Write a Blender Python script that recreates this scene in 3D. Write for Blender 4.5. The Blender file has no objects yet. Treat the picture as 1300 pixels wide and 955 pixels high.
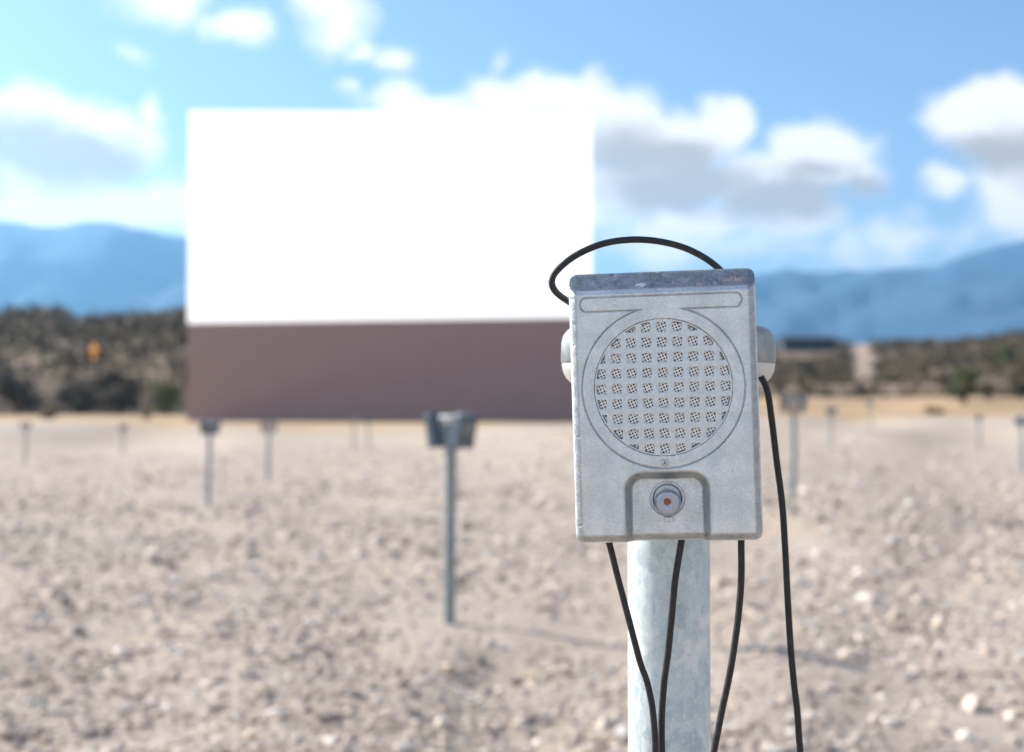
import bpy, bmesh, math, random
import numpy as np
from mathutils import Vector, Matrix, Euler, noise as mnoise

R = math.radians
SC = bpy.context.scene
COL = SC.collection
rng = np.random.default_rng(11)
random.seed(11)

# ------------------------------------------------------------------ camera
CAM_H, FPX, PITCH = 1.15, 1800.0, math.atan(44.5 / 1800.0)
cam_d = bpy.data.cameras.new("camera")
cam = bpy.data.objects.new("camera", cam_d)
COL.objects.link(cam)
cam.location = (0, 0, CAM_H)
cam.rotation_euler = (R(90) + PITCH, 0, 0)
cam_d.sensor_width = 36.0
cam_d.lens = 36.0 * FPX / 1300.0
cam_d.clip_start, cam_d.clip_end = 0.05, 40000.0
D0 = 0.97                                   # distance of the speaker's face
cam_d.dof.use_dof = True
cam_d.dof.focus_distance = D0 + 0.012
cam_d.dof.aperture_fstop = 6.0
SC.camera = cam

_CM = Euler((R(90) + PITCH, 0, 0)).to_matrix()
def ray(px, py):
    return (_CM @ Vector((px - 650.0, 477.5 - py, -FPX))).normalized()
def at(px, py, y):
    """point on the line of sight through a photo pixel, at distance y along +Y"""
    r = ray(px, py)
    return Vector((0, 0, CAM_H)) + r * (y / r.y)

# ------------------------------------------------------------------ sun, sky, exposure
SUN_EL, SUN_AZ = R(29), R(-62)              # azimuth clockwise from +Y
SKY_STRENGTH = 0.06
sun_d = bpy.data.lights.new("sun", 'SUN')
sun_d.energy, sun_d.angle, sun_d.color = 5.0, R(0.5), (1.0, 0.90, 0.77)
sun = bpy.data.objects.new("sun", sun_d)
COL.objects.link(sun)
SUN_V = Vector((math.sin(SUN_AZ) * math.cos(SUN_EL), math.cos(SUN_AZ) * math.cos(SUN_EL), math.sin(SUN_EL)))
sun.rotation_euler = SUN_V.to_track_quat('Z', 'Y').to_euler()
SC.view_settings.view_transform = 'Standard'
SC.view_settings.look = 'None'
SC.view_settings.gamma = 1.0
SC.view_settings.exposure = 1.08
SC.render.engine = 'CYCLES'
SC.cycles.use_denoising = True
SC.cycles.max_bounces = 8
SC.cycles.transparent_max_bounces = 16
SC.cycles.volume_bounces = 1
SC.cycles.sample_clamp_indirect = 6.0

class NG:
    """small helper round a node tree"""
    def __init__(self, nt):
        self.nt, self.n, self.l = nt, nt.nodes, nt.links
    def new(self, t, **kw):
        n = self.n.new(t)
        for k, v in kw.items():
            setattr(n, k, v)
        return n
    def put(self, sock, v):
        if hasattr(v, "is_output"):
            self.l.new(v, sock)
        elif v is not None:
            sock.default_value = v
    def math(self, op, a, b=None, c=None, clamp=False):
        n = self.new('ShaderNodeMath', operation=op, use_clamp=clamp)
        self.put(n.inputs[0], a); self.put(n.inputs[1], b)
        if c is not None: self.put(n.inputs[2], c)
        return n.outputs[0]
    def vec(self, op, a, b=None, out=0, scale=None):
        n = self.new('ShaderNodeVectorMath', operation=op)
        self.put(n.inputs[0], a); self.put(n.inputs[1], b)
        if scale is not None: self.put(n.inputs['Scale'], scale)
        return n.outputs[out]
    def noise(self, v, scale, detail=4, rough=.55, out=0, dist=0.0):
        n = self.new('ShaderNodeTexNoise')
        self.put(n.inputs['Vector'], v); n.inputs['Scale'].default_value = scale
        n.inputs['Detail'].default_value = detail; n.inputs['Roughness'].default_value = rough
        n.inputs['Distortion'].default_value = dist
        return n.outputs[out]
    def smooth(self, v, a, b, x=0.0, y=1.0):
        n = self.new('ShaderNodeMapRange', interpolation_type='SMOOTHSTEP')
        self.put(n.inputs[0], v); self.put(n.inputs[1], a); self.put(n.inputs[2], b)
        self.put(n.inputs[3], x); self.put(n.inputs[4], y)
        return n.outputs[0]
    def mix(self, f, a, b, blend='MIX'):
        n = self.new('ShaderNodeMix', data_type='RGBA', blend_type=blend)
        self.put(n.inputs[0], f)
        for s, v in ((n.inputs[6], a), (n.inputs[7], b)):
            if isinstance(v, tuple) and len(v) == 3: v = (*v, 1.0)
            self.put(s, v)
        return n.outputs[2]
    def xyz(self, x, y, z):
        n = self.new('ShaderNodeCombineXYZ')
        for s, v in zip(n.inputs, (x, y, z)): self.put(s, v)
        return n.outputs[0]
    def sep(self, v):
        n = self.new('ShaderNodeSeparateXYZ'); self.put(n.inputs[0], v)
        return n.outputs

def make_world():
    w = bpy.data.worlds.new("World"); SC.world = w; w.use_nodes = True
    g = NG(w.node_tree); bg = g.n['Background']
    sky = g.new('ShaderNodeTexSky', sky_type='NISHITA')
    sky.sun_disc = False
    sky.sun_elevation, sky.sun_rotation = SUN_EL, SUN_AZ
    sky.air_density, sky.dust_density, sky.ozone_density = 1.0, 0.6, 2.0
    blue = g.mix(1.0, sky.outputs[0], (1.20, 1.26, 1.38), 'MULTIPLY')
    d = g.vec('NORMALIZE', g.new('ShaderNodeTexCoord').outputs['Generated'])
    x, y, z = g.sep(d)
    az = g.math('MULTIPLY', g.math('ARCTAN2', x, y), 1800.0)
    el = g.math('MULTIPLY', g.math('ARCSINE', z), 1800.0)
    wob = g.vec('SUBTRACT', g.noise(d, 14, 5, .6, 1), (.5, .5, .5))
    p = g.vec('ADD', g.xyz(az, el, 0.0), g.vec('SCALE', wob, scale=70.0))
    def ang(px, py):
        r = ray(px, py)
        return math.atan2(r.x, r.y) * 1800, math.asin(r.z) * 1800
    def blobs(lst, base, big=1.0):
        acc = base
        for (px, py, rx, ry, wt) in lst:
            if rx >= 52 and py > 100: wt = wt * big
            a, e = ang(px, py)
            q = g.vec('MULTIPLY', g.vec('SUBTRACT', p, (a, e, 0.0)), (1.0 / rx, 1.0 / ry, 0.0))
            ln = g.vec('LENGTH', q, out=1)
            v = g.math('MULTIPLY_ADD', ln, -wt, wt)
            acc = v if acc is None else g.math('SMOOTH_MAX', acc, v, 0.12)
        return acc
    white = [(215, -5, 85, 42, 1), (300, 32, 52, 26, 1), (425, 25, 55, 50, 1), (395, -5, 40, 34, 1), (500, 76, 46, 24, .9),
             (455, 62, 34, 24, .8), (172, 72, 32, 18, .6), (445, 114, 20, 14, .5),
             (25, 150, 85, 48, 1), (112, 168, 75, 50, 1), (165, 195, 60, 45, 1), (60, 215, 140, 52, 1), (192, 150, 18, 30, .7),
             (100, 266, 190, 40, 1), (225, 262, 80, 40, 1), (-60, 220, 120, 90, 1),
             (550, 142, 115, 50, 1), (680, 135, 125, 58, 1), (640, 72, 22, 24, .6), (676, 92, 40, 22, .7),
             (770, 165, 110, 62, 1), (860, 185, 105, 55, 1), (922, 160, 52, 45, 1), (1035, 205, 82, 56, 1.1),
             (1085, 225, 42, 36, .9), (955, 240, 120, 52, 1), (800, 235, 100, 52, 1), (990, 278, 95, 30, .9), (880, 284, 100, 32, .9),
             (1255, 140, 100, 46, 1), (1310, 170, 85, 75, 1), (1290, 235, 60, 75, 1), (1197, 232, 36, 28, .9), (1400, 190, 130, 90, 1),
             (860, 312, 190, 34, .45), (1150, 300, 170, 34, .36), (560, 250, 320, 70, .9), (1340, 285, 150, 36, .42), (740, 270, 90, 50, .6)]
    grey = [(88, 206, 130, 50, 1), (25, 186, 95, 46, 1), (150, 216, 72, 36, .9), (-90, 220, 120, 50, 1), (690, 180, 110, 40, .7), (800, 195, 95, 48, .8),
            (860, 238, 140, 44, 1), (975, 262, 125, 38, 1), (1270, 190, 80, 34, .8), (860, 200, 80, 36, .9), (1080, 250, 70, 30, .8), (1030, 225, 70, 24, .6), (1400, 215, 110, 40, 1)]
    fld = blobs(white, None, 1.6)
    fine = g.math('SUBTRACT', g.noise(d, 26, 7, .62), .5)
    a_in = g.smooth(g.math('ADD', fld, g.math('MULTIPLY', fine, 1.8)), -0.10, 0.80)
    gr_in = g.smooth(g.math('ADD', blobs(grey, None), g.math('MULTIPLY', fine, 0.9)), -0.10, 0.62)
    # the same kind of broken cumulus over the rest of the sky
    hz = g.math('ADD', g.math('MAXIMUM', z, 0.0), 0.22)
    pl = g.vec('DIVIDE', d, g.xyz(hz, hz, hz))
    f2 = g.noise(pl, 1.7, 7, .58)
    a_out = g.smooth(g.math('SUBTRACT', f2, g.math('MULTIPLY', g.math('MAXIMUM', z, 0.0), 0.10)), 0.405, 0.52)
    gr_out = g.smooth(f2, 0.53, 0.72, 0.0, 0.85)
    out = g.math('MAXIMUM', g.smooth(g.math('ABSOLUTE', az), 760, 1050), g.smooth(el, 560, 760))
    alpha = g.math('ADD', g.math('MULTIPLY', a_in, g.math('SUBTRACT', 1.0, out)), g.math('MULTIPLY', a_out, out))
    gr = g.math('ADD', g.math('MULTIPLY', gr_in, g.math('SUBTRACT', 1.0, out)), g.math('MULTIPLY', gr_out, out))
    K = 1.0 / (2.0 * SKY_STRENGTH)
    cw, cg = tuple(K * v for v in (1.38, 1.30, 1.22)), tuple(K * v for v in (0.65, 0.55, 0.42))
    cloud = g.mix(gr, cw, cg)
    sky_c = g.mix(g.math('MULTIPLY', alpha, 0.97), blue, cloud)
    g.l.new(sky_c, bg.inputs[0])
    bg.inputs[1].default_value = SKY_STRENGTH
    w.cycles.sampling_method = 'MANUAL'; w.cycles.sample_map_resolution = 1024
make_world()

# ------------------------------------------------------------------ scene helpers
def tag(o, label=None, cat=None, group=None, kind=None):
    if label: o['label'] = label
    if cat: o['category'] = cat
    if group: o['group'] = group
    if kind: o['kind'] = kind
    return o
def empty(name, loc=(0, 0, 0), rot=(0, 0, 0)):
    o = bpy.data.objects.new(name, None); COL.objects.link(o)
    o.location = loc; o.rotation_euler = rot
    o.empty_display_size = 0.05
    return o
def link(name, me, mat=None, parent=None):
    if mat is not None and not me.materials: me.materials.append(mat)
    o = bpy.data.objects.new(name, me); COL.objects.link(o)
    if parent: o.parent = parent
    return o
def pyd(name, v, f, mat=None, parent=None, smooth=False):
    me = bpy.data.meshes.new(name)
    v = np.asarray(v, dtype=np.float32); f = np.asarray(f, dtype=np.int32)
    k = f.shape[1]
    me.vertices.add(len(v)); me.vertices.foreach_set('co', v.ravel())
    me.loops.add(f.size); me.loops.foreach_set('vertex_index', f.ravel())
    me.polygons.add(len(f)); me.polygons.foreach_set('loop_start', np.arange(0, f.size, k, dtype=np.int32))
    me.polygons.foreach_set('use_smooth', np.full(len(f), smooth, dtype=bool))
    me.update(calc_edges=True); me.validate()
    return link(name, me, mat, parent)
def from_bm(name, bm, mat=None, parent=None, smooth=False):
    me = bpy.data.meshes.new(name)
    bmesh.ops.recalc_face_normals(bm, faces=bm.faces[:])
    for fc in bm.faces: fc.smooth = smooth
    bm.to_mesh(me); bm.free()
    return link(name, me, mat, parent)
def add_box(bm, c, s, M=None, bev=0.0):
    r = bmesh.ops.create_cube(bm, size=1.0)
    vs = r['verts']
    for v in vs: v.co = Vector((v.co.x * s[0], v.co.y * s[1], v.co.z * s[2]))
    if bev:
        es = list({e for v in vs for e in v.link_edges})
        rr = bmesh.ops.bevel(bm, geom=es, offset=bev, segments=2, affect='EDGES', profile=.5)
        vs = list({v for fc in rr['faces'] for v in fc.verts} | {v for v in vs if v.is_valid})
    T = Matrix.Translation(c)
    if M is not None: T = M @ T
    for v in vs: v.co = T @ v.co
def add_lathe(bm, prof, n=32, M=None, sx=1.0, sy=1.0, oval=0.0):
    """rings of (radius, z); oval > 0 stretches along x into a stadium"""
    rings = []
    for (r, z) in prof:
        ring = []
        for i in range(n):
            a = 2 * math.pi * (i + .5) / n
            x, y = r * math.cos(a) * sx, r * math.sin(a) * sy
            if oval: x += math.copysign(oval, math.cos(a))
            p = Vector((x, y, z))
            ring.append(bm.verts.new(M @ p if M is not None else p))
        rings.append(ring)
    for a, b in zip(rings, rings[1:]):
        for i in range(n):
            bm.faces.new((a[i], a[(i + 1) % n], b[(i + 1) % n], b[i]))
    bm.faces.new(rings[0][::-1]); bm.faces.new(rings[-1])
def catmull(P, n=10):
    P = [Vector(p) for p in P]; P = [P[0] * 2 - P[1]] + P + [P[-1] * 2 - P[-2]]
    out = []
    for i in range(1, len(P) - 2):
        a, b, c, d = P[i - 1:i + 3]
        for k in range(n):
            t = k / n
            out.append(.5 * ((2 * b) + (c - a) * t + (2 * a - 5 * b + 4 * c - d) * t * t + (3 * b - a - 3 * c + d) * t ** 3))
    out.append(P[-2]); return out
def add_tube(bm, pts, rad, n=14):
    up = Vector((0, 1, 0)); rings = []
    for i, p in enumerate(pts):
        t = (pts[min(i + 1, len(pts) - 1)] - pts[max(i - 1, 0)]).normalized()
        u = (up - t * up.dot(t)).normalized(); w = t.cross(u); up = u
        r = rad(i / (len(pts) - 1)) if callable(rad) else rad
        rings.append([bm.verts.new(p + (u * math.cos(2 * math.pi * k / n) + w * math.sin(2 * math.pi * k / n)) * r) for k in range(n)])
    for a, b in zip(rings, rings[1:]):
        for k in range(n):
            bm.faces.new((a[k], a[(k + 1) % n], b[(k + 1) % n], b[k]))
    bm.faces.new(rings[0][::-1]); bm.faces.new(rings[-1])
def copy_tree(o, parent=None):
    c = o.copy(); COL.objects.link(c)
    if parent: c.parent = parent
    for ch in list(o.children): copy_tree(ch, c)
    return c

# ------------------------------------------------------------------ materials
def mat(name):
    m = bpy.data.materials.new(name); m.use_nodes = True
    g = NG(m.node_tree)
    return m, g, g.n['Principled BSDF']
def bump(g, bs, h, strength, dist):
    b = g.new('ShaderNodeBump'); b.inputs['Strength'].default_value = strength; b.inputs['Distance'].default_value = dist
    g.put(b.inputs['Height'], h); g.l.new(b.outputs[0], bs.inputs['Normal'])
def obj_co(g): return g.new('ShaderNodeTexCoord').outputs['Object']
PX = D0 / FPX                                # metres per photo pixel at the speaker's face

def cast_metal(chips=True, dark=False):
    m, g, bs = mat("dull_dark_cast_metal" if dark else "weathered_cast_metal")
    co = obj_co(g)
    n1 = g.noise(co, 55, 6, .65); n2 = g.noise(co, 620, 5, .75); n3 = g.noise(co, 18, 4, .6)
    c = g.mix(g.smooth(n1, .35, .68), (.63, .69, .72), (.81, .855, .875))
    c = g.mix(g.smooth(n2, .52, .70, 0, .6), c, (.34, .365, .38))
    c = g.mix(g.smooth(n3, .56, .75, 0, .45), c, (.60, .595, .585))
    n4 = g.noise(co, 1100, 3, .6)
    c = g.mix(g.smooth(n4, .58, .72, 0, .6), c, (.88, .90, .90))
    c = g.mix(g.smooth(n4, .42, .30, 0, .32), c, (.28, .30, .32))
    # fine oxide freckles and little bright dings
    v = g.new('ShaderNodeTexVoronoi'); v.inputs['Scale'].default_value = 330; g.put(v.inputs['Vector'], co)
    dings = g.math('MULTIPLY', g.smooth(v.outputs['Distance'], .16, .08), g.smooth(g.noise(co, 90, 3), .56, .66))
    c = g.mix(dings, c, (.80, .80, .79))
    st = g.new('ShaderNodeMapping'); st.inputs['Scale'].default_value = (700, 700, 26); g.put(st.inputs[0], co)
    c = g.mix(g.smooth(g.noise(st.outputs[0], 1.0, 3, .6), .60, .8, 0, .22), c, (.36, .37, .38))
    met, rough = 0.88, g.smooth(n2, .3, .7, .24, .44)
    if chips:
        x, y, z = g.sep(co)
        wr = g.new('ShaderNodeAttribute'); wr.attribute_name = 'wear_dark_bands'
        wr = g.math('MULTIPLY', wr.outputs['Fac'], g.smooth(g.noise(co, 150, 6, .75), .34, .62, 1.0, .68))
        c = g.mix(wr, c, (.25, .265, .275))      # shoulders rubbed to bare dull zinc; brow and recess walls equally dark
        wob = g.vec('SCALE', g.vec('SUBTRACT', g.noise(co, 380, 4, .6, 1), (.5, .5, .5)), scale=.0085)
        q = g.vec('ADD', co, wob)
        def spot(u, v, ru, rv):
            k = g.vec('MULTIPLY', g.vec('SUBTRACT', q, (u * PX, 0, (v + 176) * PX)), (1 / (ru * PX), 0, 1 / (rv * PX)))
            return g.smooth(g.vec('LENGTH', k, out=1), 1.0, .75)
        for (u, v, ru, rv, cc) in ((-26, 152, 9, 2.8, (.85, .85, .84)), (92, 155, 15, 3.2, (.62, .47, .40)), (49, 149, 6, 2.8, (.62, .50, .44)),
                                   (-5, 169, 5, 1.5, (.72, .62, .57)), (29, 157, 8, 2.4, (.50, .47, .45)), (-86, 157, 5, 1.6, (.62, .64, .66)),
                                   (72, 166, 6, 1.5, (.48, .48, .48)), (-60, 163, 7, 1.6, (.42, .45, .48))):
            c = g.mix(g.math('MULTIPLY', spot(u, v, ru, rv), .9), c, (*cc, 1.0))
    if dark: c = g.mix(1.0, c, (.17, .20, .235), 'MULTIPLY')
    g.put(bs.inputs['Base Color'], c); bs.inputs['Metallic'].default_value = met
    g.put(bs.inputs['Roughness'], rough)
    bump(g, bs, g.math('ADD', n2, g.math('MULTIPLY', n1, .8)), .6, .0008)
    return m
def galvanised(darker=False, k=.42):
    m, g, bs = mat("dull_dark_galvanised_steel" if darker else "galvanised_steel")
    co = obj_co(g)
    mp = g.new('ShaderNodeMapping'); mp.inputs['Scale'].default_value = (1, 1, .55); g.put(mp.inputs[0], co)
    v = g.new('ShaderNodeTexVoronoi'); v.inputs['Scale'].default_value = 190; g.put(v.inputs['Vector'], mp.outputs[0])
    sp = g.sep(v.outputs['Color'])[0]
    n = g.noise(co, 30, 6, .65); f = g.noise(co, 500, 4, .7)
    c = g.mix(sp, (.47, .585, .635), (.645, .735, .765))
    c = g.mix(g.smooth(n, .52, .66, 0, .8), c, (.80, .83, .83))
    c = g.mix(g.smooth(n, .48, .34, 0, .7), c, (.38, .49, .545))
    c = g.mix(g.smooth(f, .56, .68, 0, .75), c, (.86, .88, .88))
    c = g.mix(g.smooth(f, .42, .32, 0, .5), c, (.33, .40, .44))
    sk = g.new('ShaderNodeMapping'); sk.inputs['Scale'].default_value = (260, 260, 7); g.put(sk.inputs[0], co)
    c = g.mix(g.smooth(g.noise(sk.outputs[0], 1, 3), .58, .75, 0, .3), c, (.38, .42, .45))
    if darker: c = g.mix(1.0, c, (k, k * 1.02, k * 1.03), 'MULTIPLY')
    g.put(bs.inputs['Base Color'], c); bs.inputs['Metallic'].default_value = .35
    g.put(bs.inputs['Roughness'], g.smooth(sp, 0, 1, .42, .6))
    bump(g, bs, g.math('ADD', f, n), .25, .0005)
    return m
def plain(name, col, rough=.6, metal=0.0, scale=40, var=.25, bmp=.15, bd=.001):
    m, g, bs = mat(name); co = obj_co(g)
    n = g.noise(co, scale, 6, .6)
    c = g.mix(n, tuple(v * (1 - var) for v in col), tuple(min(1, v * (1 + var)) for v in col))
    g.put(bs.inputs['Base Color'], c); bs.inputs['Roughness'].default_value = rough; bs.inputs['Metallic'].default_value = metal
    if bmp: bump(g, bs, n, bmp, bd)
    return m
def opal():
    m, g, bs = mat("white_opal_glass")
    co = obj_co(g); n = g.noise(co, 60, 4)
    g.put(bs.inputs['Base Color'], g.mix(n, (.96, .955, .94), (.97, .97, .96))); bs.inputs['Roughness'].default_value = .3
    tr = g.new('ShaderNodeBsdfTranslucent'); tr.inputs[0].default_value = (.97, .96, .93, 1)
    mx = g.new('ShaderNodeMixShader'); mx.inputs[0].default_value = .7
    g.l.new(bs.outputs[0], mx.inputs[1]); g.l.new(tr.outputs[0], mx.inputs[2])
    g.l.new(mx.outputs[0], g.n['Material Output'].inputs[0])
    return m
def perforated():
    m, g, bs = mat("perforated_white_metal")
    co = obj_co(g)
    x, y, z = g.sep(co)
    pitch = 3.75 * PX; a = R(22)
    u = g.math('DIVIDE', g.math('ADD', g.math('MULTIPLY', x, math.cos(a)), g.math('MULTIPLY', z, math.sin(a))), pitch)
    v = g.math('DIVIDE', g.math('SUBTRACT', g.math('MULTIPLY', z, math.cos(a)), g.math('MULTIPLY', x, math.sin(a))), pitch)
    fu = g.math('SUBTRACT', g.math('FRACT', u), .5); fv = g.math('SUBTRACT', g.math('FRACT', v), .5)
    dd = g.math('SQRT', g.math('ADD', g.math('MULTIPLY', fu, fu), g.math('MULTIPLY', fv, fv)))
    hole = g.smooth(dd, .27, .37, 1, 0)
    hole = g.math('MULTIPLY', hole, g.smooth(g.noise(co, 260, 3), .30, .42, .35, 1.0))   # a few holes clogged with paint and dust
    g.put(bs.inputs['Base Color'], g.mix(hole, (.94, .94, .93), (.010, .012, .014)))
    bs.inputs['Roughness'].default_value = .5
    bump(g, bs, g.math('SUBTRACT', 1.0, hole), .5, .0008)
    return m
def leaf_mat(name, cols, noise_scale=.5):
    """each leaf clump takes its own tone; clumps keep their tone whatever the light"""
    m, g, bs = mat(name)
    r = g.new('ShaderNodeNewGeometry').outputs['Random Per Island']
    n = g.noise(obj_co(g), noise_scale, 3)
    ramp = g.new('ShaderNodeValToRGB'); cr = ramp.color_ramp
    while len(cr.elements) < len(cols): cr.elements.new(.5)
    for i, c in enumerate(cols):
        cr.elements[i].position = i / (len(cols) - 1); cr.elements[i].color = (*c, 1)
    g.put(ramp.inputs[0], g.math('ADD', g.math('MULTIPLY', r, .6), g.math('MULTIPLY', n, .45)))
    g.put(bs.inputs['Base Color'], ramp.outputs[0]); bs.inputs['Roughness'].default_value = .75
    return m
M_BODY = cast_metal(True)
M_CAST_DARK = cast_metal(False, True)  # same cast metal in a darker tone
M_GRILLE = plain("cast_grille_metal", (.69, .745, .77), .38, .8, 420, .30, .4, .0005)
M_GALV = galvanised()
M_GALV_DARK = galvanised(True)  # same steel in a darker tone
M_CAP = galvanised(True, .48)
def rubber():
    m, g, bs = mat("black_rubber_cable"); co = obj_co(g)
    n = g.noise(co, 160, 5, .65); f = g.noise(co, 900, 3, .7)
    c = g.mix(g.smooth(n, .48, .66, 0, .55), (.009, .011, .014), (.038, .039, .040))
    c = g.mix(g.smooth(f, .64, .74, 0, .6), c, (.10, .095, .085))
    g.put(bs.inputs['Base Color'], c); g.put(bs.inputs['Roughness'], g.smooth(n, .35, .65, .38, .6))
    bump(g, bs, g.math('ADD', n, g.math('MULTIPLY', f, .4)), .5, .0006)
    return m
M_CABLE = rubber()
M_OPAL = opal()
M_PERF = perforated()
M_KNOB = plain("worn_knob_metal", (.44, .48, .54), .34, .85, 260, .2, .2, .0004)
M_RUST = plain("rusty_iron", (.30, .10, .05), .8, .1, 900, .5, .4, .0004)
M_SCREW = plain("zinc_screw", (.66, .66, .64), .4, .85, 500, .2, .1, .0003)
M_DARK = plain("dark_cavity_paint", (.05, .05, .055), .8, 0, 200)
M_SEAT = plain("grey_seat_metal", (.40, .45, .50), .5, .7, 200)

# ------------------------------------------------------------------ ground shape
LOT = [  # px, photo row of the ground there, distance
    (30, 588, 38.0), (155, 578, 49.0), (262, 640, 18.8), (340, 613, 25.2), (450, 572, 46.0), (570, 792, 7.68),
    (1007, 633, 15.3), (1055, 569, 38.0), (1105, 545, 55.0), (1243, 571, 43.0), (1297, 600, 27.0),
    (480, 535.5, 85.0), (237, 535.5, 84.0), (722, 535.5, 86.0), (120, 532, 75.0), (0, 533, 75.0), (-200, 534, 80.0),
    (1000, 529, 70.0), (1150, 528, 70.0), (1300, 528, 70.0), (1500, 528, 75.0), (1000, 507, 140.0), (1200, 506, 140.0), (1450, 506, 140.0),
    (60, 527, 125.0), (200, 527, 125.0), (-200, 527, 125.0), (500, 523, 140.0), (750, 515, 140.0)]
_cp = []
for (px, py, y) in LOT:
    q = at(px, py, y); _cp.append((math.atan2(q.x, q.y) * 5, math.log(math.hypot(q.x, q.y)), q.z))
for a in range(-180, 180, 20):
    for dd, zz in ((0.6, -.24), (2.0, -.24), (4.0, -.22), (5.2, -.17), (6.4, -.09), (7.6, 0.0)):
        _cp.append((R(a) * 5, math.log(dd), zz))
    if abs(a) > 35:
        for dd in (10, 20, 40): _cp.append((R(a) * 5, math.log(dd), 0.0))
for a in (-22, -10, 0, 10, 22):
    _cp.append((R(a) * 5, math.log(10.0), 0.0))
_cp = np.array(_cp)
def ground_z(x, y):
    x = np.atleast_1d(np.asarray(x, float)); y = np.atleast_1d(np.asarray(y, float))
    r = np.maximum(np.hypot(x, y), .3)
    a, l = np.arctan2(x, y) * 5, np.log(np.minimum(r, 160.0))
    out = np.empty(len(x))
    for s in range(0, len(x), 20000):
        d2 = (a[s:s + 20000, None] - _cp[None, :, 0]) ** 2 + (l[s:s + 20000, None] - _cp[None, :, 1]) ** 2
        w = 1.0 / (d2 + 1e-4) ** 2.2
        out[s:s + 20000] = (w * _cp[None, :, 2]).sum(1) / w.sum(1)
    return out
def gz(x, y): return float(ground_z(x, y)[0])

def vnoise(x, y, s, seed=0.0, octv=4):
    return np.array([mnoise.fractal(Vector((a * s + seed, b * s - seed, seed * .37)), .9, 2.1, octv) for a, b in zip(x, y)])

def make_ground():
    n, k, S = 430, 9.0, 9000.0
    t = np.linspace(-1, 1, n)
    xs = np.sinh(k * t) / math.sinh(k) * S
    X, Y = np.meshgrid(xs, xs + 0.0)
    x, y = X.ravel(), Y.ravel() + 6.0
    z = ground_z(x, y)
    r = np.hypot(x, y)
    z += np.sin(x * 5.1 + np.sin(y * 3.3) * 1.7) * np.sin(y * 4.3 + np.sin(x * 2.9)) * .004 * (r < 40)
    z += rng.normal(0, .002, len(x)) * (r < 60)
    idx = np.arange(n * n).reshape(n, n)
    f = np.stack([idx[:-1, :-1], idx[:-1, 1:], idx[1:, 1:], idx[1:, :-1]], -1).reshape(-1, 4)
    m, g, bs = mat("desert_gravel_ground")
    co = obj_co(g); gx, gy, gzz = g.sep(co)
    n1 = g.noise(co, .35, 5, .6); n2 = g.noise(co, 7, 6, .7); n3 = g.noise(co, 45, 4, .7); n4 = g.noise(co, 1.6, 4, .6)
    c = g.mix(g.smooth(n1, .36, .64), (.375, .325, .285), (.415, .345, .27))
    c = g.mix(g.smooth(n2, .52, .72, 0, .8), c, (.58, .51, .45))
    c = g.mix(g.smooth(n2, .46, .30, 0, .7), c, (.25, .20, .175))
    c = g.mix(g.smooth(n3, .56, .75, 0, .6), c, (.52, .48, .44))
    c = g.mix(g.smooth(n4, .56, .74, 0, .45), c, (.35, .29, .27))
    grass = g.math('ADD', gy, g.math('MULTIPLY', g.math('SUBTRACT', n4, .5), 26.0))
    gm = g.smooth(grass, 58, 72)
    gc = g.mix(g.smooth(g.noise(co, .12, 5, .6), .40, .62), (.44, .31, .17), (.33, .22, .13))
    gc = g.mix(g.smooth(g.noise(co, .9, 4), .5, .7, 0, .4), gc, (.20, .15, .09))
    c = g.mix(gm, c, gc)
    g.put(bs.inputs['Base Color'], c); bs.inputs['Roughness'].default_value = .95
    bump(g, bs, g.math('ADD', n2, g.math('MULTIPLY', n3, .5)), .8, .03)
    o = pyd("ground", np.stack([x, y, z], 1), f, m, smooth=True)
    tag(o, kind='structure')
make_ground()

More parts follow.
